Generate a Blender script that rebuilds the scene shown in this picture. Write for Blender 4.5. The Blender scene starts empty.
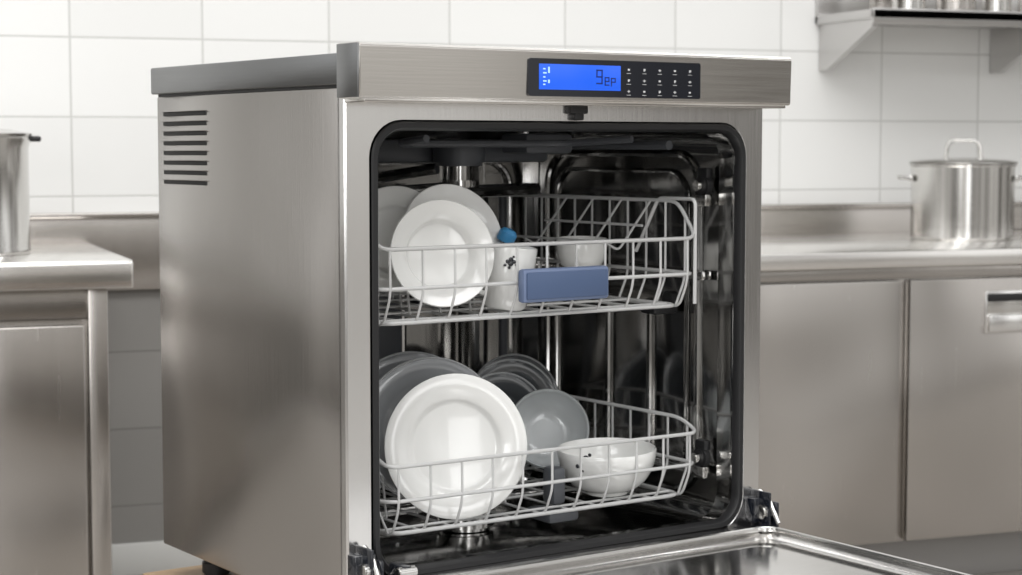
import bpy, bmesh, math, random
from mathutils import Vector, Matrix
random.seed(4)
SC=bpy.context.scene
COL=SC.collection
SC.view_settings.view_transform='Standard'
# ------------------------------------------------------------------ materials
def mat(name):
    m=bpy.data.materials.new(name); m.use_nodes=True
    return m, m.node_tree, m.node_tree.nodes["Principled BSDF"]
def N(nt,t,**k):
    n=nt.nodes.new(t)
    for a,b in k.items(): setattr(n,a,b)
    return n
def plain(name,col,rough=.5,metal=0,emit=None,es=1,coat=0,trans=0,var=.04):
    m,nt,b=mat(name)
    b.inputs['Roughness'].default_value=rough; b.inputs['Metallic'].default_value=metal
    b.inputs['Coat Weight'].default_value=coat; b.inputs['Transmission Weight'].default_value=trans
    tc=N(nt,'ShaderNodeTexCoord'); no=N(nt,'ShaderNodeTexNoise'); no.inputs['Scale'].default_value=6
    nt.links.new(tc.outputs['Object'],no.inputs['Vector'])
    rp=N(nt,'ShaderNodeValToRGB')
    rp.color_ramp.elements[0].color=[max(0,c*(1-var)) for c in col]+[1]
    rp.color_ramp.elements[1].color=[min(1,c*(1+var)) for c in col]+[1]
    nt.links.new(no.outputs['Fac'],rp.inputs['Fac']); nt.links.new(rp.outputs['Color'],b.inputs['Base Color'])
    if emit: 
        b.inputs['Emission Color'].default_value=(*emit,1); b.inputs['Emission Strength'].default_value=es
    return m
def steel(name,col=(.6,.59,.57),rough=.3,stretch=(60,60,1.5),amp=.1,bump=.02,big=.12,wave=.0):
    """brushed stainless: fine stretched grain + large soft tonal variation"""
    m,nt,b=mat(name); b.inputs['Metallic'].default_value=1
    tc=N(nt,'ShaderNodeTexCoord'); mp=N(nt,'ShaderNodeMapping'); mp.inputs['Scale'].default_value=stretch
    nt.links.new(tc.outputs['Object'],mp.inputs['Vector'])
    no=N(nt,'ShaderNodeTexNoise'); no.inputs['Scale'].default_value=4; no.inputs['Detail'].default_value=4
    nt.links.new(mp.outputs['Vector'],no.inputs['Vector'])
    mr=N(nt,'ShaderNodeMapRange'); mr.inputs['To Min'].default_value=max(.02,rough-amp); mr.inputs['To Max'].default_value=rough+amp
    nt.links.new(no.outputs['Fac'],mr.inputs['Value']); nt.links.new(mr.outputs['Result'],b.inputs['Roughness'])
    n2=N(nt,'ShaderNodeTexNoise'); n2.inputs['Scale'].default_value=1.7; n2.inputs['Detail'].default_value=1
    nt.links.new(tc.outputs['Object'],n2.inputs['Vector'])
    rp=N(nt,'ShaderNodeValToRGB')
    rp.color_ramp.elements[0].position=.3; rp.color_ramp.elements[1].position=.7
    rp.color_ramp.elements[0].color=[c*(1-big) for c in col]+[1]; rp.color_ramp.elements[1].color=[min(1,c*(1+big)) for c in col]+[1]
    nt.links.new(n2.outputs['Fac'],rp.inputs['Fac']); nt.links.new(rp.outputs['Color'],b.inputs['Base Color'])
    bp=N(nt,'ShaderNodeBump'); bp.inputs['Strength'].default_value=bump; bp.inputs['Distance'].default_value=.01
    nt.links.new(no.outputs['Fac'],bp.inputs['Height'])
    if wave>0:   # slight sheet-metal waviness
        n3=N(nt,'ShaderNodeTexNoise'); n3.inputs['Scale'].default_value=2.6; n3.inputs['Detail'].default_value=0
        nt.links.new(tc.outputs['Object'],n3.inputs['Vector'])
        b3=N(nt,'ShaderNodeBump'); b3.inputs['Strength'].default_value=1; b3.inputs['Distance'].default_value=wave
        nt.links.new(n3.outputs['Fac'],b3.inputs['Height']); nt.links.new(bp.outputs['Normal'],b3.inputs['Normal']); nt.links.new(b3.outputs['Normal'],b.inputs['Normal'])
    else: nt.links.new(bp.outputs['Normal'],b.inputs['Normal'])
    return m
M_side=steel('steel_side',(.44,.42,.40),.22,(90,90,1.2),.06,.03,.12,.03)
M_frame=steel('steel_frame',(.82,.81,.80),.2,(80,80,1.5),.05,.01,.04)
M_panel=steel('steel_panel',(.78,.755,.72),.2,(1.5,80,80),.05,.012,.06,.006)
M_lid=steel('steel_lid',(.28,.285,.29),.32,(3,3,60),.05,.02,.05)
M_tub=steel('steel_tub',(.50,.495,.485),.11,(12,12,1),.04,.02,.25,.04)
M_door=steel('steel_door',(.74,.73,.72),.15,(2,40,40),.04,.008,.06,.008)
M_counter=steel('steel_counter',(.82,.80,.775),.24,(1.5,60,60),.05,.01,.05)
M_cab=steel('steel_cabinet',(.48,.455,.43),.26,(40,40,1.0),.03,.006,.14,.035)
M_pot=steel('steel_pot',(.68,.67,.65),.18,(4,4,80),.05,.01,.05)
M_shelf=steel('steel_shelf',(.60,.59,.58),.3,(2,50,50),.06,.01,.05)
M_black=plain('black_rubber',(.012,.012,.013),.45)
M_glossblack=plain('gloss_black',(.012,.014,.02),.12,coat=.5)
M_wire=plain('wire_coating',(.56,.56,.555),.3,.0,coat=.3)
M_porc=plain('porcelain',(.80,.80,.78),.1,coat=.6,var=.015)
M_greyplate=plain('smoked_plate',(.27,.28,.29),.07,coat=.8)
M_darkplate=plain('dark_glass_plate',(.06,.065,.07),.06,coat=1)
M_rim=plain('plate_rim_edge',(.45,.46,.47),.2,coat=.5)
M_glass=plain('frosted_glass',(.85,.88,.89),.08,coat=.8,trans=.45)
M_blue=plain('blue_grey_plastic',(.075,.115,.215),.4)
M_bluel=plain('blue_plastic_frame',(.16,.21,.34),.4)
M_cyan=plain('cyan_plastic',(.05,.25,.5),.35)
M_grey=plain('grey_plastic',(.085,.09,.10),.4)
M_lcd=plain('lcd_blue',(.01,.05,.3),.25,emit=(.012,.105,.74),es=.95)
M_lcdt=plain('lcd_text',(.3,.5,.9),.3,emit=(.35,.55,1),es=.8)
M_lcdd=plain('lcd_digits',(.01,.03,.2),.3)
M_icon=plain('icon_print',(.6,.6,.6),.4,emit=(.7,.7,.7),es=.1)
M_slit=plain('vent_dark',(.02,.02,.02),.6)
M_base=plain('baseboard_white',(.6,.6,.58),.5)
M_kick=plain('kick_grey',(.30,.29,.28),.4)
M_wood=plain('stand_wood',(.30,.20,.11),.5,var=.2)
def tile_mat():
    m,nt,b=mat('wall_tile'); tc=N(nt,'ShaderNodeTexCoord'); sp=N(nt,'ShaderNodeSeparateXYZ')
    nt.links.new(tc.outputs['Object'],sp.inputs[0])
    ax=N(nt,'ShaderNodeMath',operation='ADD'); ax.inputs[1].default_value=-.6015+3.61
    az=N(nt,'ShaderNodeMath',operation='ADD'); az.inputs[1].default_value=-1.274+.216*10
    nt.links.new(sp.outputs['X'],ax.inputs[0]); nt.links.new(sp.outputs['Z'],az.inputs[0])
    cb=N(nt,'ShaderNodeCombineXYZ'); nt.links.new(ax.outputs[0],cb.inputs[0]); nt.links.new(az.outputs[0],cb.inputs[1])
    br=N(nt,'ShaderNodeTexBrick'); br.offset=0; br.squash=1
    br.inputs['Scale'].default_value=1; br.inputs['Brick Width'].default_value=.361; br.inputs['Row Height'].default_value=.216
    br.inputs['Mortar Size'].default_value=.003; br.inputs['Mortar Smooth'].default_value=.3
    br.inputs['Color1'].default_value=(.82,.82,.805,1); br.inputs['Color2'].default_value=(.78,.78,.765,1); br.inputs['Mortar'].default_value=(.58,.58,.56,1)
    nt.links.new(cb.outputs[0],br.inputs['Vector'])
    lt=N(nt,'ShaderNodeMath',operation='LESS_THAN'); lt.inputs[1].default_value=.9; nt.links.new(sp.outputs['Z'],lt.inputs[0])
    mx=N(nt,'ShaderNodeMixRGB',blend_type='MULTIPLY'); mx.inputs['Color2'].default_value=(.30,.29,.28,1)  # lower tiles multiplied darker: shade put into the tile colour
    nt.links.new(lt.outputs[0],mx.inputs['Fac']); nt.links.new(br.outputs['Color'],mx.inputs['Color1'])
    nt.links.new(mx.outputs[0],b.inputs['Base Color']); b.inputs['Roughness'].default_value=.18
    no=N(nt,'ShaderNodeTexNoise'); no.inputs['Scale'].default_value=5; nt.links.new(tc.outputs['Object'],no.inputs['Vector'])
    sb=N(nt,'ShaderNodeMath',operation='MULTIPLY_ADD'); sb.inputs[1].default_value=-1; nt.links.new(br.outputs['Fac'],sb.inputs[0]); 
    ms=N(nt,'ShaderNodeMath',operation='MULTIPLY'); ms.inputs[1].default_value=.5; nt.links.new(no.outputs['Fac'],ms.inputs[0]); nt.links.new(ms.outputs[0],sb.inputs[2])
    bp=N(nt,'ShaderNodeBump'); bp.inputs['Strength'].default_value=.35; bp.inputs['Distance'].default_value=.004
    nt.links.new(sb.outputs[0],bp.inputs['Height']); nt.links.new(bp.outputs['Normal'],b.inputs['Normal'])
    return m
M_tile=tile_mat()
def floor_mat():
    m,nt,b=mat('floor_tile'); tc=N(nt,'ShaderNodeTexCoord'); br=N(nt,'ShaderNodeTexBrick'); br.offset=0
    br.inputs['Scale'].default_value=1; br.inputs['Brick Width'].default_value=.4; br.inputs['Row Height'].default_value=.4; br.inputs['Mortar Size'].default_value=.004
    br.inputs['Color1'].default_value=(.40,.37,.34,1); br.inputs['Color2'].default_value=(.36,.34,.31,1); br.inputs['Mortar'].default_value=(.25,.24,.22,1)
    nt.links.new(tc.outputs['Object'],br.inputs['Vector']); nt.links.new(br.outputs['Color'],b.inputs['Base Color']); b.inputs['Roughness'].default_value=.3
    return m
M_floor=floor_mat()
# ------------------------------------------------------------------ geometry helpers
def mk(name,bm,m,parent=None,smooth=True,angle=35):
    bmesh.ops.recalc_face_normals(bm,faces=bm.faces)
    me=bpy.data.meshes.new(name); bm.to_mesh(me); bm.free()
    o=bpy.data.objects.new(name,me); COL.objects.link(o)
    for mm in (m if isinstance(m,(list,tuple)) else [m]): me.materials.append(mm)
    if smooth:
        for p in me.polygons: p.use_smooth=True
        try: me.set_sharp_from_angle(angle=math.radians(angle))
        except Exception: pass
    if parent: o.parent=parent
    return o
def empty(name,loc=(0,0,0),rz=0):
    e=bpy.data.objects.new(name,None); e.empty_display_size=.1; COL.objects.link(e)
    e.location=loc; e.rotation_euler=(0,0,rz); return e
def bbox(bm,a,b,bev=0,mi=0,seg=2):
    """append a bevelled box"""
    t=bmesh.new(); bmesh.ops.create_cube(t,size=1)
    for v in t.verts: v.co=Vector([a[i]+(v.co[i]+.5)*(b[i]-a[i]) for i in range(3)])
    if bev>0: bmesh.ops.bevel(t,geom=t.edges[:],offset=bev,segments=seg,profile=.5,affect='EDGES')
    for f in t.faces: f.material_index=mi
    me=bpy.data.meshes.new('t'); t.to_mesh(me); t.free(); bm.from_mesh(me); bpy.data.meshes.remove(me)
def box(name,a,b,m,parent=None,bev=.002):
    bm=bmesh.new(); bbox(bm,a,b,bev); return mk(name,bm,m,parent)
def rr(x0,x1,z0,z1,r,n=8):
    r=max(r,.0005); P=[]
    for cx,cz,a0 in ((x1-r,z1-r,0),(x0+r,z1-r,90),(x0+r,z0+r,180),(x1-r,z0+r,270)):
        for i in range(n+1):
            a=math.radians(a0+90*i/n); P.append((cx+r*math.cos(a),cz+r*math.sin(a)))
    return P
def loft(name,secs,m,parent=None,plane='xz',cap0=False,cap1=False,angle=35):
    bm=bmesh.new(); rings=[]
    for (x0,x1,z0,z1,r,y) in secs:
        ring=[]
        for p in rr(x0,x1,z0,z1,r):
            ring.append(bm.verts.new((p[0],y,p[1]) if plane=='xz' else ((p[0],p[1],y) if plane=='xy' else (y,p[0],p[1]))))
        rings.append(ring)
    n=len(rings[0])
    for A,B in zip(rings,rings[1:]):
        for i in range(n): bm.faces.new((A[i],A[(i+1)%n],B[(i+1)%n],B[i]))
    if cap0: bm.faces.new(rings[0])
    if cap1: bm.faces.new(rings[-1])
    return mk(name,bm,m,parent,angle=angle)
def fillet(pts,r,closed=False,n=5):
    pts=[Vector(p) for p in pts]; out=[]; L=len(pts)
    for i,p in enumerate(pts):
        if not closed and i in (0,L-1): out.append(p); continue
        a=pts[(i-1)%L]; b=pts[(i+1)%L]; da=(a-p); db=(b-p); rr_=min(r,da.length*.45,db.length*.45)
        s=p+da.normalized()*rr_; e=p+db.normalized()*rr_
        for k in range(n+1):
            t=k/n; out.append(s*(1-t)**2+p*2*t*(1-t)+e*t*t)
    return out
def tube(bm,pts,r,closed=False,seg=6,mi=0):
    pts=[Vector(p) for p in pts]; n=len(pts); rings=[]; up=None
    for i,p in enumerate(pts):
        if closed: t=(pts[(i+1)%n]-pts[i-1]).normalized()
        else: t=(pts[min(i+1,n-1)]-pts[max(i-1,0)]).normalized()
        if up is None:
            up=Vector((0,0,1)) if abs(t.z)<.9 else Vector((1,0,0))
        up=(up-t*up.dot(t)).normalized(); s=t.cross(up)
        rings.append([bm.verts.new(p+(up*math.cos(2*math.pi*k/seg)+s*math.sin(2*math.pi*k/seg))*r) for k in range(seg)])
    m=n if closed else n-1
    for i in range(m):
        A,B=rings[i],rings[(i+1)%n]
        for k in range(seg):
            f=bm.faces.new((A[k],A[(k+1)%seg],B[(k+1)%seg],B[k])); f.material_index=mi
    if not closed: bm.faces.new(rings[0]); bm.faces.new(rings[-1])
def lathe(bm,prof,seg=48,mi=0):
    """profile list (r,z) ; closed shape when ends have r=0"""
    rings=[]
    for r,z in prof:
        if r<1e-6: rings.append([bm.verts.new((0,0,z))])
        else: rings.append([bm.verts.new((r*math.cos(2*math.pi*k/seg),r*math.sin(2*math.pi*k/seg),z)) for k in range(seg)])
    for A,B in zip(rings,rings[1:]):
        for k in range(seg):
            a=A if len(A)>1 else A*seg; b=B if len(B)>1 else B*seg
            vs=[]; 
            for v in (a[k],a[(k+1)%seg],b[(k+1)%seg],b[k]):
                if v not in vs: vs.append(v)
            if len(vs)>2:
                f=bm.faces.new(vs); f.material_index=mi
# ------------------------------------------------------------------ frames
ALPHA=math.radians(14.73)
ORG=Vector((.6788,2.557,.5088))
ML=Matrix.Translation(ORG)@Matrix.Rotation(ALPHA,4,'Z')   # dishwasher-local -> room
# ------------------------------------------------------------------ room shell
WY=5.15
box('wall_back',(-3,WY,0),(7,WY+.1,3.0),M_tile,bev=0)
box('floor',(-3,-3,-.05),(7,WY+.1,0),M_floor,bev=0)
box('baseboard_back',(-3,WY-.015,0),(7,WY-.001,.09),M_base,bev=.003)
bm=bmesh.new(); bbox(bm,(-3,WY-.02,.80),(7,WY-.001,1.012),.003); bbox(bm,(-3,WY-.045,1.0),(7,WY-.001,1.014),.003)
mk('trim_1',bm,M_cab)
# ------------------------------------------------------------------ left counter
def handle_recess(bm,x,z,y,w=.16,h=.09):
    bbox(bm,(x,y-.008,z-h),(x+w,y+.002,z),.004,0)
    bbox(bm,(x+.006,y-.010,z-h+.05),(x+w-.006,y-.006,z-.008),.003,1)
    bbox(bm,(x+.006,y-.011,z-.03),(x+w-.006,y-.006,z-.008),.003,2)
    bbox(bm,(x+.004,y-.024,z-h+.004),(x+w-.004,y-.006,z-h+.05),.006,0)
cl=empty('steel_counter',(0,0,0))
F=4.30
bm=bmesh.new(); bbox(bm,(-.9,F-.0,.90),(.637,WY-.05,.935),.006); bbox(bm,(-.9,F-.004,.868),(.637,F+.03,.93),.006); bbox(bm,(.607,F+.01,.868),(.636,WY-.05,.92),.004)
mk('countertop',bm,M_counter,cl)
bm=bmesh.new(); bbox(bm,(-.9,F+.05,.10),(.575,WY-.08,.868),.003); 
bbox(bm,(.535,F+.02,.0),(.58,F+.07,.868),.003)
bbox(bm,(-.9,F+.03,.80),(.535,F+.06,.866),.003)
mk('cabinet_body',bm,M_cab,cl)
bm=bmesh.new(); bbox(bm,(-.1,F+.022,.06),(.527,F+.05,.785),.005); mk('cabinet_door',bm,M_cab,cl)
for i,x in enumerate((-.85,.55)):
    bm=bmesh.new(); bbox(bm,(x-.02,WY-.14,0),(x+.02,WY-.10,.12),.003); bbox(bm,(x-.02,F+.05,0),(x+.02,F+.09,.12),.003); mk('foot_%d'%i,bm,M_cab,cl)
# ------------------------------------------------------------------ right counter
cr=empty('steel_counter.001',(0,0,0))
F=4.22
bm=bmesh.new(); bbox(bm,(1.75,F,.875),(4.2,WY-.05,.92),.007); mk('countertop',bm,M_counter,cr)
bm=bmesh.new(); bbox(bm,(1.8,F+.05,.13),(4.15,WY-.08,.875),.003); bbox(bm,(1.8,F+.03,.845),(4.15,F+.06,.874),.002); mk('cabinet_body',bm,[M_cab,M_black],cr)
bm=bmesh.new(); bbox(bm,(1.82,F+.022,.135),(2.645,F+.05,.84),.005); mk('cabinet_door_1',bm,M_cab,cr)
bm=bmesh.new(); bbox(bm,(2.675,F+.022,.135),(3.45,F+.05,.84),.005); mk('cabinet_door_2',bm,M_cab,cr)
bm=bmesh.new(); bbox(bm,(3.48,F+.022,.135),(4.12,F+.05,.84),.005); mk('cabinet_door_3',bm,M_cab,cr)
bm=bmesh.new(); handle_recess(bm,2.905,.805,F+.022,.18,.115); mk('door_pull',bm,[M_frame,M_pot,M_black],cr)
bm=bmesh.new(); bbox(bm,(1.85,F+.12,.0),(4.1,WY-.12,.13),.003); mk('toe_kick',bm,M_kick,cr)
# ------------------------------------------------------------------ stock pots
def stockpot(name,loc,R,H,knob=True,rz=0,loop=True):
    e=empty(name,loc,rz)
    bm=bmesh.new(); t=.003
    lathe(bm,[(0,0),(R*.96,0),(R,.008),(R,H-.004),(R+.006,H),(R+.006,H+.003),(R-t,H+.002),(R-t,.01),(0,.008)],56); mk('body',bm,M_pot,e)
    bm=bmesh.new(); lathe(bm,[(0,H+.004),(R+.004,H+.004),(R+.009,H+.008),(R+.004,H+.012),(R*.8,H+.016),(R*.4,H+.021),(0,H+.023)],56); mk('lid',bm,M_pot,e)
    bm=bmesh.new()
    z=H+.02
    tube(bm,fillet([(-R*.34,0,z),(-R*.30,0,z+.055),(R*.30,0,z+.055),(R*.34,0,z)],.045,n=8),.0065,seg=10)
    mk('lid_handle',bm,M_pot,e)
    for i,s in enumerate((-1,1)):
        bm=bmesh.new()
        tube(bm,fillet([(s*(R-.002),-.045,H*.82),(s*(R+.035),-.04,H*.84),(s*(R+.035),.04,H*.84),(s*(R-.002),.045,H*.82)],.025,n=6),.006,seg=10)
        bbox(bm,(s*R-.003,-.055,H*.78),(s*R+.003,-.035,H*.87),.001); bbox(bm,(s*R-.003,.035,H*.78),(s*R+.003,.055,H*.87),.001)
        mk('side_handle_%d'%i,bm,M_pot,e)
    return e
stockpot('stockpot',(3.13,4.69,.9205),.150,.218,rz=math.radians(-30))
# left pot with dark lid handle
e=empty('tall_pot',(.292,4.66,.9355))
bm=bmesh.new(); R=.15;H=.275
lathe(bm,[(0,0),(R*.97,0),(R,.006),(R,.012),(R*.985,.016),(R*.985,H*.93),(R+.004,H),(R+.005,H+.008),(R-.003,H+.006),(R-.006,.012),(0,.01)],56); mk('body',bm,M_pot,e)
bm=bmesh.new(); lathe(bm,[(0,H+.009),(R+.006,H+.009),(R+.008,H+.016),(R*.7,H+.026),(0,H+.032)],56); mk('lid',bm,M_pot,e)
bm=bmesh.new(); lathe(bm,[(0,H+.03),(.012,H+.03),(.01,H+.045),(.024,H+.05),(.022,H+.062),(0,H+.064)],24); mk('lid_knob',bm,M_black,e)
bm=bmesh.new(); bbox(bm,(R-.01,-.02,H-.004),(R+.028,.02,H+.010),.005); mk('side_handle',bm,M_black,e)
# ------------------------------------------------------------------ wall shelf
sh=empty('wall_shelf',(0,0,0))
bm=bmesh.new(); bbox(bm,(2.885,4.80,1.572),(4.9,WY-.001,1.600),.003); bbox(bm,(2.885,4.80,1.556),(4.9,4.815,1.603),.004); bbox(bm,(2.885,WY-.02,1.575),(4.9,WY-.001,1.68),.003)
mk('shelf_board',bm,M_shelf,sh)
for i,x in enumerate((2.9,3.53,4.4)):
    bm=bmesh.new()
    v=[bm.verts.new(c) for c in ((x,WY-.002,1.572),(x,4.83,1.572),(x,4.83,1.55),(x,WY-.05,1.43),(x,WY-.002,1.43))]
    f=bm.faces.new(v); g=bmesh.ops.extrude_face_region(bm,geom=[f]); bmesh.ops.translate(bm,verts=[a for a in g['geom'] if isinstance(a,bmesh.types.BMVert)],vec=(.018,0,0))
    mk('bracket_%d'%i,bm,M_shelf,sh,smooth=False)
for i,(x,y,R,H) in enumerate(((2.97,4.90,.035,.13),(3.08,4.92,.05,.16),(3.24,4.91,.06,.13),(3.38,4.90,.045,.13),(3.52,4.90,.05,.15),(3.66,4.90,.055,.15),(3.82,4.90,.055,.12))):
    bm=bmesh.new(); lathe(bm,[(0,0),(R*.9,0),(R,.006),(R*1.0,H*.9),(R*1.06,H*.92),(R*1.06,H),(R*.94,H),(R*.92,.01),(0,.01)],32)
    o=mk('steel_canister',bm,M_pot if i%2 else M_cab); o.location=(x,y,1.6035)
# ------------------------------------------------------------------ stand below dishwasher
st=empty('equipment_stand',ORG,ALPHA)
box('stand_top',(-.035,-.01,-.085),(.85,.66,-.05),M_wood,st,.004)
for i,(x,y) in enumerate(((.0,.05),(.8,.05),(.0,.62),(.8,.62))): box('stand_leg_%d'%i,(x-.02,y-.02,-ORG.z+.001),(x+.02,y+.02,-.085),M_cab,st,.003)
box('stand_shelf',(-.0,.05,-.38),(.8,.62,-.36),M_cab,st,.003)
# ------------------------------------------------------------------ dishwasher
DW=empty('dishwasher',ORG,ALPHA)
D=.645
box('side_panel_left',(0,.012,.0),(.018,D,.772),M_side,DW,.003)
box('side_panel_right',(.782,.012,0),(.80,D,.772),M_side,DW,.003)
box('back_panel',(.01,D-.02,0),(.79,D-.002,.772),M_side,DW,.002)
box('base_panel',(.01,.02,.0),(.79,D-.01,.02),M_side,DW,.002)
bm=bmesh.new(); bbox(bm,(-.006,-.004,.776),(.806,D+.012,.821),.003); mk('lid',bm,M_lid,DW)
bm=bmesh.new(); bbox(bm,(.003,.0,.768),(.797,D,.778),0); mk('lid_gap',bm,M_black,DW)  # black strip standing in for the dark gap under the lid
# side vents
bm=bmesh.new()
for i in range(8):
    z=.742-i*.0163
    bbox(bm,(-.0012,.452,z-.0034),(.003,.618,z+.0034),.001,0); bbox(bm,(-.004,.452,z+.0034),(.001,.618,z+.0048),.0005,1)
mk('side_vents',bm,[M_slit,M_side],DW)
# front frame with rounded opening
loft('front_frame',[(.0,.80,.0,.765,.004,.02),(.0,.80,.0,.765,.004,.003),(.003,.797,.003,.762,.004,0),(.040,.763,.050,.727,.055,0),(.044,.759,.054,.723,.052,.004),(.044,.759,.054,.723,.052,.03)],M_frame,DW)
loft('door_gasket',[(.043,.760,.053,.7245,.053,-.001),(.045,.758,.055,.7225,.051,-.004),(.052,.751,.062,.7155,.046,-.004),(.055,.748,.065,.7125,.043,.0),(.056,.747,.066,.7115,.042,.012)],M_black,DW)
loft('tub',[(.056,.747,.060,.7115,.045,.011),(.054,.749,.058,.713,.045,.02),(.056,.747,.060,.711,.045,.05),(.046,.757,.040,.722,.05,.062),(.046,.757,.035,.725,.06,.585),(.07,.735,.06,.70,.05,.605)],M_tub,DW,cap1=True,angle=30)
# pressed ribs on tub walls
bm=bmesh.new()
tube(bm,[(.754,p[0],p[1]) for p in rr(.11,.55,.09,.675,.06)],.006,True,8)
tube(bm,[(.754,p[0],p[1]) for p in rr(.14,.52,.12,.645,.05)],.004,True,8)
tube(bm,[(p[0],.599,p[1]) for p in rr(.12,.70,.10,.66,.05)],.006,True,8)
for y in (.24,.36): tube(bm,[(.754,y,.15),(.754,y,.42)],.006,False,8)
for x in (.2,.33,.46,.60): tube(bm,[(x,.600,.14),(x,.600,.62)],.008,False,8)
mk('tub_ribs',bm,M_tub,DW)
# rack runners, rollers, latch, hoses
bm=bmesh.new()
for zz in (.47,.135):
    bbox(bm,(.728,.07,zz-.008),(.75,.56,zz+.008),.003,0); bbox(bm,(.055,.07,zz-.008),(.075,.56,zz+.008),.003,0)
mk('rack_runners',bm,M_door,DW)
def disc(bm,c,r,t,mi=0,ax='X',seg=24):
    t2=bmesh.new(); bmesh.ops.create_cone(t2,cap_ends=True,segments=seg,radius1=r,radius2=r,depth=t)
    bmesh.ops.bevel(t2,geom=[e for e in t2.edges if len(e.link_faces)==2 and e.calc_face_angle(0)>1],offset=min(r,t)*.15,segments=2,affect='EDGES')
    R_=Matrix.Rotation(math.pi/2,4,'Y') if ax=='X' else (Matrix.Rotation(math.pi/2,4,'X') if ax=='Y' else Matrix.Identity(4))
    t2.transform(Matrix.Translation(c)@R_)
    for f in t2.faces: f.material_index=mi
    me=bpy.data.meshes.new('t'); t2.to_mesh(me); t2.free(); bm.from_mesh(me); bpy.data.meshes.remove(me)
bm=bmesh.new()
for zz in (.622,.16):
    disc(bm,(.735,.075,zz),.017,.016,0); disc(bm,(.726,.075,zz),.009,.02,1)
    bbox(bm,(.725,.06,zz-.035),(.742,.09,zz-.014),.003,1); bbox(bm,(.73,.062,zz+.012),(.745,.088,zz+.03),.003,0)
disc(bm,(.735,.16,.425),.014,.02,0); bbox(bm,(.69,.15,.400),(.745,.19,.420),.005,0)
mk('rack_rollers',bm,[M_black,M_pot],DW)
bm=bmesh.new(); bbox(bm,(.392,-.012,.738),(.426,.004,.751),.003); bbox(bm,(.400,-.012,.728),(.418,.01,.74),.003); mk('door_latch',bm,M_black,DW)
bm=bmesh.new()
bbox(bm,(.20,.36,.66),(.62,.42,.70),.008,0)
disc(bm,(.41,.33,.675),.045,.04,0,'Z'); disc(bm,(.41,.33,.640),.022,.05,1,'Z'); disc(bm,(.41,.33,.625),.034,.012,1,'Z')
tube(bm,fillet([(.41,.33,.625),(.41,.33,.612),(.62,.40,.612)],.01),.011,seg=10,mi=1)
tube(bm,fillet([(.41,.33,.618),(.22,.27,.612)],.01),.011,seg=10,mi=1)
tube(bm,fillet([(.12,.12,.69),(.12,.5,.69),(.68,.52,.69),(.68,.10,.69)],.05),.008,seg=8,mi=0)
tube(bm,fillet([(.2,.10,.700),(.2,.20,.692),(.55,.24,.692),(.60,.10,.700)],.05),.006,seg=8,mi=0)
bbox(bm,(.10,.30,.655),(.18,.40,.705),.008,0); bbox(bm,(.50,.26,.675),(.60,.34,.71),.008,0)
tube(bm,[(.60,.56,.08),(.60,.56,.69)],.014,seg=10,mi=1)
tube(bm,[(.665,.57,.08),(.665,.57,.60)],.009,seg=10,mi=0)
tube(bm,fillet([(.30,.57,.10),(.30,.57,.62),(.41,.40,.65)],.05),.010,seg=10,mi=1)
bbox(bm,(.46,.54,.40),(.52,.59,.52),.006,0); bbox(bm,(.17,.55,.56),(.25,.59,.68),.006,0)
bbox(bm,(.33,.56,.12),(.44,.60,.60),.01,0)
disc(bm,(.40,.30,.06),.05,.04,1,'Z'); bbox(bm,(.16,.285,.078),(.64,.315,.092),.006,1)
mk('spray_arms',bm,[M_grey,M_tub],DW)
bm=bmesh.new()
bbox(bm,(.424,.075,.110),(.450,.110,.172),.008); bbox(bm,(.405,.06,.085),(.465,.13,.103),.006)
mk('rack_divider',bm,M_grey,DW)
# control panel
bm=bmesh.new()
prof=[(0,.756),(-.058,.7545),(-.0605,.757),(-.0625,.829),(-.058,.8335),(0,.8335)]
A=[bm.verts.new((-.010,y,z)) for y,z in prof]; B=[bm.verts.new((.804,y,z)) for y,z in prof]
bm.faces.new(A); bm.faces.new(B)
for i in range(len(prof)):
    j=(i+1)%len(prof); bm.faces.new((A[i],A[j],B[j],B[i]))
bmesh.ops.bevel(bm,geom=bm.edges[:],offset=.0012,segments=2,affect='EDGES')
mk('control_panel',bm,M_panel,DW)
box('panel_end_cap',(-.0125,-.0595,.757),(-.0095,.0,.8325),M_lid,DW,.001)
box('panel_underside_trim',(.0,-.056,.750),(.797,-.0,.7565),M_panel,DW,.001)
bm=bmesh.new()
pl=[(p[0],p[1]) for p in rr(.275,.607,.7625,.8185,.004)]
f0=[bm.verts.new((x,-.0600,z)) for x,z in pl]; f1=[bm.verts.new((x,-.0640,z)) for x,z in pl]; bm.faces.new(f1)
for i in range(len(pl)): bm.faces.new((f0[i],f0[(i+1)%len(pl)],f1[(i+1)%len(pl)],f1[i]))
mk('display_bezel',bm,M_glossblack,DW)
box('lcd_screen',(.294,-.0648,.7725),(.447,-.0638,.8105),M_lcd,DW,.0003)
# LCD glyphs
bm=bmesh.new(); Y0,Y1=-.0652,-.0647
def seg7(x,z,w,h,segs,mi=0,t=.0012):
    S={'a':((x,z+h-t),(x+w,z+h)),'g':((x,z+h/2-t/2),(x+w,z+h/2+t/2)),'d':((x,z),(x+w,z+t)),'f':((x,z+h/2),(x+t,z+h)),'b':((x+w-t,z+h/2),(x+w,z+h)),'e':((x,z),(x+t,z+h/2)),'c':((x+w-t,z),(x+w,z+h/2))}
    for s in segs:
        (a,b),(c,d)=S[s]; bbox(bm,(a,Y0,b),(c,Y1,d),0,mi)
seg7(.400,.782,.012,.022,'abfgcd',1,.0022); seg7(.416,.780,.009,.013,'adgefb',1,.0018); seg7(.428,.779,.009,.013,'abgfe',1,.0018)
for k,z in enumerate((.802,.796,.790,.784,.779)): 
    bbox(bm,(.301,Y0,z),(.305+.002*(k%2),Y1,z+.002),0,0)
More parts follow.
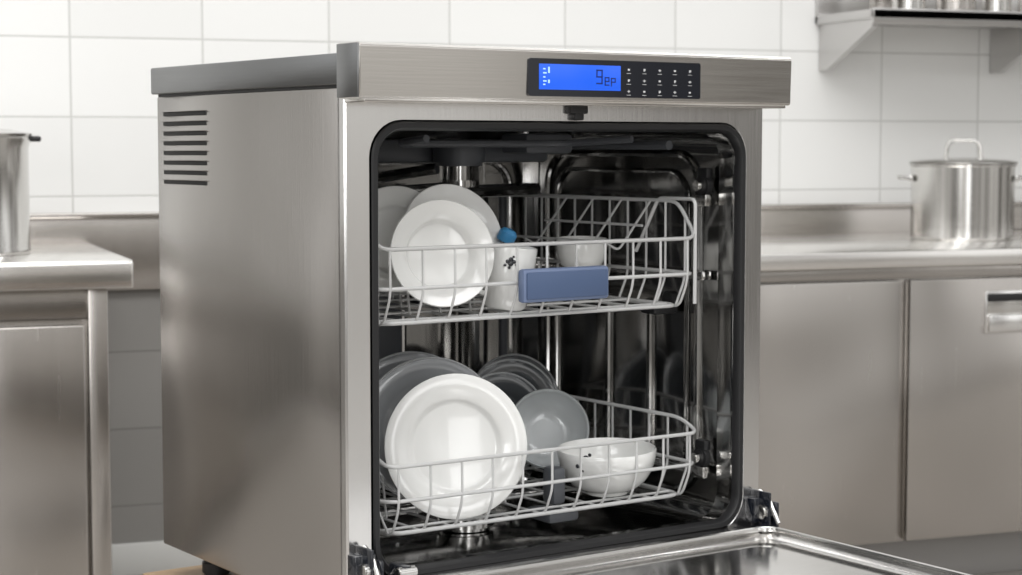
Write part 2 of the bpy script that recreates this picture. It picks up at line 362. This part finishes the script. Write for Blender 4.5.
bbox(bm,(.310,Y0,.797),(.313,Y1,.806),0,0); bbox(bm,(.310,Y0,.782),(.313,Y1,.787),0,0)
mk('lcd_glyphs',bm,[M_lcdt,M_lcdd],DW)
bm=bmesh.new()
for i in range(5):
    for j in range(3):
        x=.463+i*.0305; z=.805-j*.0165
        if (i+j)%3==0: bbox(bm,(x-.002,-.0648,z-.0015),(x+.002,-.0638,z+.0015),.0005)
        elif (i+j)%3==1: bbox(bm,(x-.0015,-.0648,z-.002),(x+.0002,-.0638,z+.002),0); bbox(bm,(x+.001,-.0648,z-.001),(x+.002,-.0638,z+.002),0)
        else: bbox(bm,(x-.0025,-.0648,z-.0006),(x+.0025,-.0638,z+.0006),0); bbox(bm,(x-.0006,-.0648,z-.002),(x+.0006,-.0638,z+.002),0)
        bbox(bm,(x-.004,-.0646,z-.0058),(x+.004,-.0638,z-.0052),0)
mk('panel_icons',bm,M_icon,DW)
# hinges
for i,x in enumerate((.018,.785)):
    bm=bmesh.new()
    bbox(bm,(x-.004,-.045,.03),(x+.001,.004,.112),.002,0); bbox(bm,(x-.018,-.022,.058),(x+.018,.002,.10),.003,0)
    bbox(bm,(x+.009,-.05,.03),(x+.014,.0,.095),.002,0)
    disc(bm,(x+.004,-.03,.078),.012,.03,1); disc(bm,(x+.004,-.034,.05),.009,.034,0)
    tube(bm,fillet([(x+.003,-.012,.11),(x+.003,-.035,.10),(x+.003,-.06,.062)],.01),.004,seg=8,mi=1)
    if i==0:
        bbox(bm,(x+.045,-.05,.045),(x+.062,-.01,.082),.003,0); disc(bm,(x+.054,-.045,.072),.009,.03,1)
        bbox(bm,(x+.01,-.03,.05),(x+.05,-.012,.062),.002,1)
    mk('door_hinge_%d'%i,bm,[M_glossblack,M_pot],DW)
# open door (horizontal), pressed inner pan
zt=.056
loft('door',[(.0,.79,-.70,-.04,.008,.012),(.0,.79,-.70,-.04,.008,zt-.004),(.004,.786,-.696,-.044,.008,zt),(.022,.768,-.678,-.056,.012,zt),(.03,.76,-.67,-.064,.03,zt-.012),(.05,.74,-.65,-.085,.04,zt-.016),(.07,.72,-.63,-.105,.05,zt-.008),(.09,.70,-.61,-.125,.04,zt-.008)],M_door,DW,plane='xy',cap0=True,cap1=True,angle=50)
bm=bmesh.new(); tube(bm,[(p[0],p[1],zt+.001) for p in rr(.02,.77,-.68,-.058,.03)],.0045,True,8); mk('door_rim_seal',bm,M_pot,DW)
box('sill_plate',(.05,-.045,.043),(.755,.02,.0545),M_door,DW,.004)
bm=bmesh.new()
for x,y in ((.07,.06),(.73,.06),(.07,.58),(.73,.58)): disc(bm,(x,y,-.012),.017,.025,0,'Z'); disc(bm,(x,y,-.037),.025,.025,0,'Z')
mk('levelling_feet',bm,M_black,DW)
# ------------------------------------------------------------------ racks
def rack(name,x0,x1,y0,y1,zf,zm,zr,zs,nf,ns,tall=False):
    bm=bmesh.new(); R1,R2=.0034,.0022
    rim=[(x0,y0,zr),(x1,y0,zr),(x1,y0+.05,zs),(x1,y1,zs),(x0,y1,zs),(x0,y0+.05,zs)]
    tube(bm,fillet(rim,.022,True),R1,True)
    tube(bm,fillet([(x0,y0,zm),(x1,y0,zm),(x1,y1,zm),(x0,y1,zm)],.03,True),R1*.9,True)
    i_=.02
    tube(bm,fillet([(x0+i_,y0+i_,zf),(x1-i_,y0+i_,zf),(x1-i_,y1-i_,zf),(x0+i_,y1-i_,zf)],.03,True),R1,True)
    for k in range(nf+1):
        x=x0+.02+(x1-x0-.04)*k/nf
        tube(bm,fillet([(x,y0,zr),(x,y0-.001,zm-.01),(x,y0+i_,zf-.002),(x,y1-i_,zf-.002),(x,y1,zm),(x,y1,zs)],.015),R2)
    for k in range(ns+1):
        y=y0+.03+(y1-y0-.06)*k/ns
        z=zs if y>y0+.05 else zr+(zs-zr)*(y-y0)/.05
        for x,s in ((x0,1),(x1,-1)):
            tube(bm,fillet([(x,y,z),(x,y,zm-.01),(x+s*i_,y,zf-.002)],.012),R2)
    for k in range(5):
        y=y0+.05+(y1-y0-.1)*k/4; tube(bm,[(x0+i_,y,zf+.001),(x1-i_,y,zf+.001)],R2)
    # tines
    for row,yy in enumerate((y0+.13,y0+.25,y0+.37)):
        for k in range(1,nf*1):
            x=x0+.02+(x1-x0-.04)*(k)/nf
            if x>x0+(x1-x0)*(.58 if row==0 else .97): continue
            tube(bm,fillet([(x,yy,zf),(x,yy+.012,zf+.065)],.01),R2)
    if tall:
        for x in (x0,x1):
            tube(bm,fillet([(x,y0+.004,zm-.05),(x,y0+.004,zs+.004),(x,y0+.10,zs+.004),(x,y0+.16,zm+.03)],.012),R1)
        # folding cup shelf on the right side
        for yy in (y0+.12,y0+.2,y0+.28,y0+.36):
            tube(bm,fillet([(x1,yy,zs),(x1-.07,yy,zm+.035),(x1-.10,yy,zm+.05)],.01),R2)
        for xx,zz in ((x1-.035,(zs+zm+.035)/2),(x1-.10,zm+.05)): tube(bm,[(xx,y0+.10,zz),(xx,y0+.38,zz)],R2)
    return mk(name,bm,M_wire,DW,angle=60)
rack('upper_rack',.072,.682,.03,.55,.425,.478,.537,.597,10,9,True)
rack('lower_rack',.085,.690,.03,.55,.107,.160,.212,.232,10,9,False)
bm=bmesh.new(); bbox(bm,(.316,.006,.448),(.482,.024,.500),.005,0); bbox(bm,(.321,.003,.453),(.477,.009,.495),.002,1)
mk('rack_handle',bm,[M_bluel,M_blue],DW)
# ------------------------------------------------------------------ dishes
def place(o,loc,nrm,roll=0):
    z=Vector(nrm).normalized(); x=Vector((0,0,1)).cross(z)
    if x.length<1e-3: x=Vector((1,0,0))
    x.normalize(); y=z.cross(x); R_=Matrix((x,y,z)).transposed().to_4x4()
    o.matrix_world=ML@Matrix.Translation(loc)@R_@Matrix.Rotation(roll,4,'Z')
def facing(az,tilt):
    a=math.radians(az);t=math.radians(tilt); return (-math.sin(a)*math.cos(t),-math.cos(a)*math.cos(t),math.sin(t))
def plate(name,R,m,loc,az,tilt,deep=.1,rim=None):
    bm=bmesh.new(); h=R*deep*1.6
    lathe(bm,[(0,.002),(R*.50,.002),(R*.52,-.002),(R*.56,-.002),(R*.58,.003),(R*.66,h*.45),(R*.8,h*.7),(R*.985,h),(R,h+.0015),(R*.985,h+.003),(R*.82,h*.78+.004),(R*.69,h*.6+.004),(R*.635,h*.45+.003),(R*.60,.0065),(R*.57,.0055),(0,.0055)],72)
    if rim: tube(bm,[(R*.99*math.cos(k*math.pi/36),R*.99*math.sin(k*math.pi/36),h+.0015) for k in range(72)],.0022,True,6,1)
    o=mk(name,bm,[m,rim] if rim else m,angle=60); place(o,loc,facing(az,tilt)); return o
def bowl(name,R,H,m,loc,nrm,foot=.45):
    bm=bmesh.new(); t=.0035; out=[(0,.003),(R*foot*.85,.003),(R*foot*.88,0),(R*foot,0),(R*foot*1.02,.006)]
    for k in range(1,9):
        a=k/8; out.append((R*(foot*1.02+(1-foot*1.02)*math.sin(a*math.pi/2)**.9),.006+(H-.006)*(1-math.cos(a*math.pi/2))**.85))
    inn=[(r-t,z+t*.6) for (r,z) in out[5:][::-1]]
    inn[0]=(R-t,H+.0005)
    lathe(bm,out+[(R-t*.5,H+.002)]+inn+[(R*foot*.9,.010),(0,.008)],64)
    o=mk(name,bm,m,angle=60); place(o,loc,nrm); return o
plate('dinner_plate',.113,M_porc,(.252,.105,.220),22,9,.11)
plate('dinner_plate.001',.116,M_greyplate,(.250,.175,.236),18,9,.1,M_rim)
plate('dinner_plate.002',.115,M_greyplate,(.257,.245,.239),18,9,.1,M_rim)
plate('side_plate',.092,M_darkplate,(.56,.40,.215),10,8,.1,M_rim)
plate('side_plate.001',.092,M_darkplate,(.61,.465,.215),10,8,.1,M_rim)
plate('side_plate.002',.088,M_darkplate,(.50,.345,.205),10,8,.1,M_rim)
plate('side_plate.003',.083,M_porc,(.222,.105,.520),16,10,.22)
plate('side_plate.004',.088,M_porc,(.293,.185,.538),6,18,.14)
plate('side_plate.005',.085,M_porc,(.215,.225,.538),12,10,.16)
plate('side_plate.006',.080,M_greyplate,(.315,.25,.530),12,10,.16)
bowl('rice_bowl',.083,.074,M_porc,(.563,.115,.112),(-.04,-.03,1),.42)
bowl('glass_bowl',.070,.058,M_glass,(.560,.285,.185),(-.45,-.75,.35),.4)
def motif(name,c,nrm,s=1.0):
    bm=bmesh.new()
    for (x,y,r) in ((0,0,.005),(.007,.004,.004),(-.006,.005,.004),(.001,.009,.0045),(.012,-.002,.003),(-.011,-.002,.003),(-.003,-.007,.003),(.006,.014,.0025)):
        t2=bmesh.new(); bmesh.ops.create_uvsphere(t2,u_segments=10,v_segments=6,radius=r*s)
        t2.transform(Matrix.Translation((x*s,y*s,0))@Matrix.Diagonal((1,1,.3,1)))
        me=bpy.data.meshes.new('t'); t2.to_mesh(me); t2.free(); bm.from_mesh(me); bpy.data.meshes.remove(me)
    o=mk(name,bm,M_glossblack); place(o,c,nrm); return o
def mug(name,R,H,loc,nrm,roll=0,taper=.8,handle=True):
    bm=bmesh.new(); t=.003
    lathe(bm,[(0,.003),(R*taper*.8,.003),(R*taper*.85,0),(R*taper,.004),(R*(taper+.5*(1-taper))*1.03,H*.4),(R,H),(R-t*.5,H+.0015),(R-t,H),(R*(taper+.5*(1-taper))*1.03-t,H*.4),(R*taper-t,.008),(0,.008)],48)
    if handle: tube(bm,fillet([(R*.93,0,H*.82),(R+.026,0,H*.8),(R+.024,0,H*.3),(R*.87,0,H*.22)],.02,n=6),.0045,seg=10)
    o=mk(name,bm,M_porc,angle=60); place(o,loc,nrm,roll); return o
mug('porcelain_mug',.042,.098,(.350,.108,.432),(.08,-.08,1),2.2,.82)
mug('porcelain_cup',.045,.048,(.610,.25,.480),(-.02,-.05,1),1.5,.8,False)
mug('porcelain_cup.001',.040,.060,(.50,.30,.445),(-.02,-.05,1),1.5,.8,False)
bm=bmesh.new(); lathe(bm,[(0,0),(.013,0),(.015,.004),(.015,.016),(.010,.022),(0,.024)],24); o=mk('bottle_cap',bm,M_cyan); place(o,(.375,.145,.535),(.4,-.3,1))
# ------------------------------------------------------------------ lights, world, camera
w=bpy.data.worlds.new('World'); SC.world=w; w.use_nodes=True; nt=w.node_tree; bg=nt.nodes['Background']
tc=N(nt,'ShaderNodeTexCoord'); sp=N(nt,'ShaderNodeSeparateXYZ'); nt.links.new(tc.outputs['Generated'],sp.inputs[0])
rp=N(nt,'ShaderNodeValToRGB'); mr=N(nt,'ShaderNodeMapRange'); mr.inputs['From Min'].default_value=-1
nt.links.new(sp.outputs['Z'],mr.inputs['Value']); nt.links.new(mr.outputs['Result'],rp.inputs['Fac'])
E=rp.color_ramp.elements; E[0].position=.40; E[0].color=(.12,.11,.10,1); E[1].position=.95; E[1].color=(1,1,1,1)
q=E.new(.5); q.color=(.45,.435,.41,1); q=E.new(.58); q.color=(.95,.95,.94,1)
mp=N(nt,'ShaderNodeMapping'); mp.inputs['Scale'].default_value=(2.6,2.6,.6); nt.links.new(tc.outputs['Generated'],mp.inputs[0])
no=N(nt,'ShaderNodeTexNoise'); no.inputs['Scale'].default_value=1.8; no.inputs['Detail'].default_value=2; nt.links.new(mp.outputs[0],no.inputs['Vector'])  # light and dark patches added to give the steel streaky reflections
r2=N(nt,'ShaderNodeValToRGB'); r2.color_ramp.elements[0].position=.42; r2.color_ramp.elements[1].position=.58
r2.color_ramp.elements[0].color=(.24,.23,.22,1); r2.color_ramp.elements[1].color=(1.25,1.25,1.25,1); nt.links.new(no.outputs['Fac'],r2.inputs['Fac'])
mx=N(nt,'ShaderNodeMixRGB',blend_type='MULTIPLY'); mx.inputs['Fac'].default_value=1
nt.links.new(rp.outputs['Color'],mx.inputs['Color1']); nt.links.new(r2.outputs['Color'],mx.inputs['Color2']); nt.links.new(mx.outputs[0],bg.inputs['Color'])
bg.inputs['Strength'].default_value=1.15
def area(name,loc,size,power,target=None,col=(1,1,1)):
    l=bpy.data.lights.new(name,'AREA'); l.shape='RECTANGLE'; l.size,l.size_y=size; l.energy=power; l.color=col
    o=bpy.data.objects.new(name,l); COL.objects.link(o); o.location=loc
    d=(Vector(target)-Vector(loc)) if target else Vector((0,0,-1)); o.rotation_euler=d.to_track_quat('-Z','Y').to_euler(); return o
area('ceiling_light',(1.2,3.6,2.9),(3.5,.8),54)
area('ceiling_light.001',(.6,1.2,2.9),(3.0,1.0),38)
area('fill_light',(-1.6,-.6,1.9),(1.6,1.4),25,(1.0,2.7,.8))  # unseen fill softbox, added to brighten the machine
area('fill_light.001',(.9,-1.2,1.5),(.8,1.8),12,(1.1,2.8,.8))  # unseen fill behind the camera, added to light tub and porcelain
cam=bpy.data.cameras.new('camera'); co=bpy.data.objects.new('camera',cam); COL.objects.link(co); SC.camera=co
co.location=(0,0,1.2); co.rotation_euler=(math.radians(90-4.43),0,math.radians(-20))
cam.sensor_width=36; cam.lens=1847.4/1022*36; cam.clip_start=.05
cam.dof.use_dof=True; cam.dof.focus_distance=2.75; cam.dof.aperture_fstop=7
motif('bowl_flower_motif',(.490,.078,.170),(-.8,-.55,-.1),1.25)
motif('mug_flower_motif',(.333,.066,.505),(-.6,-.79,0),.8)
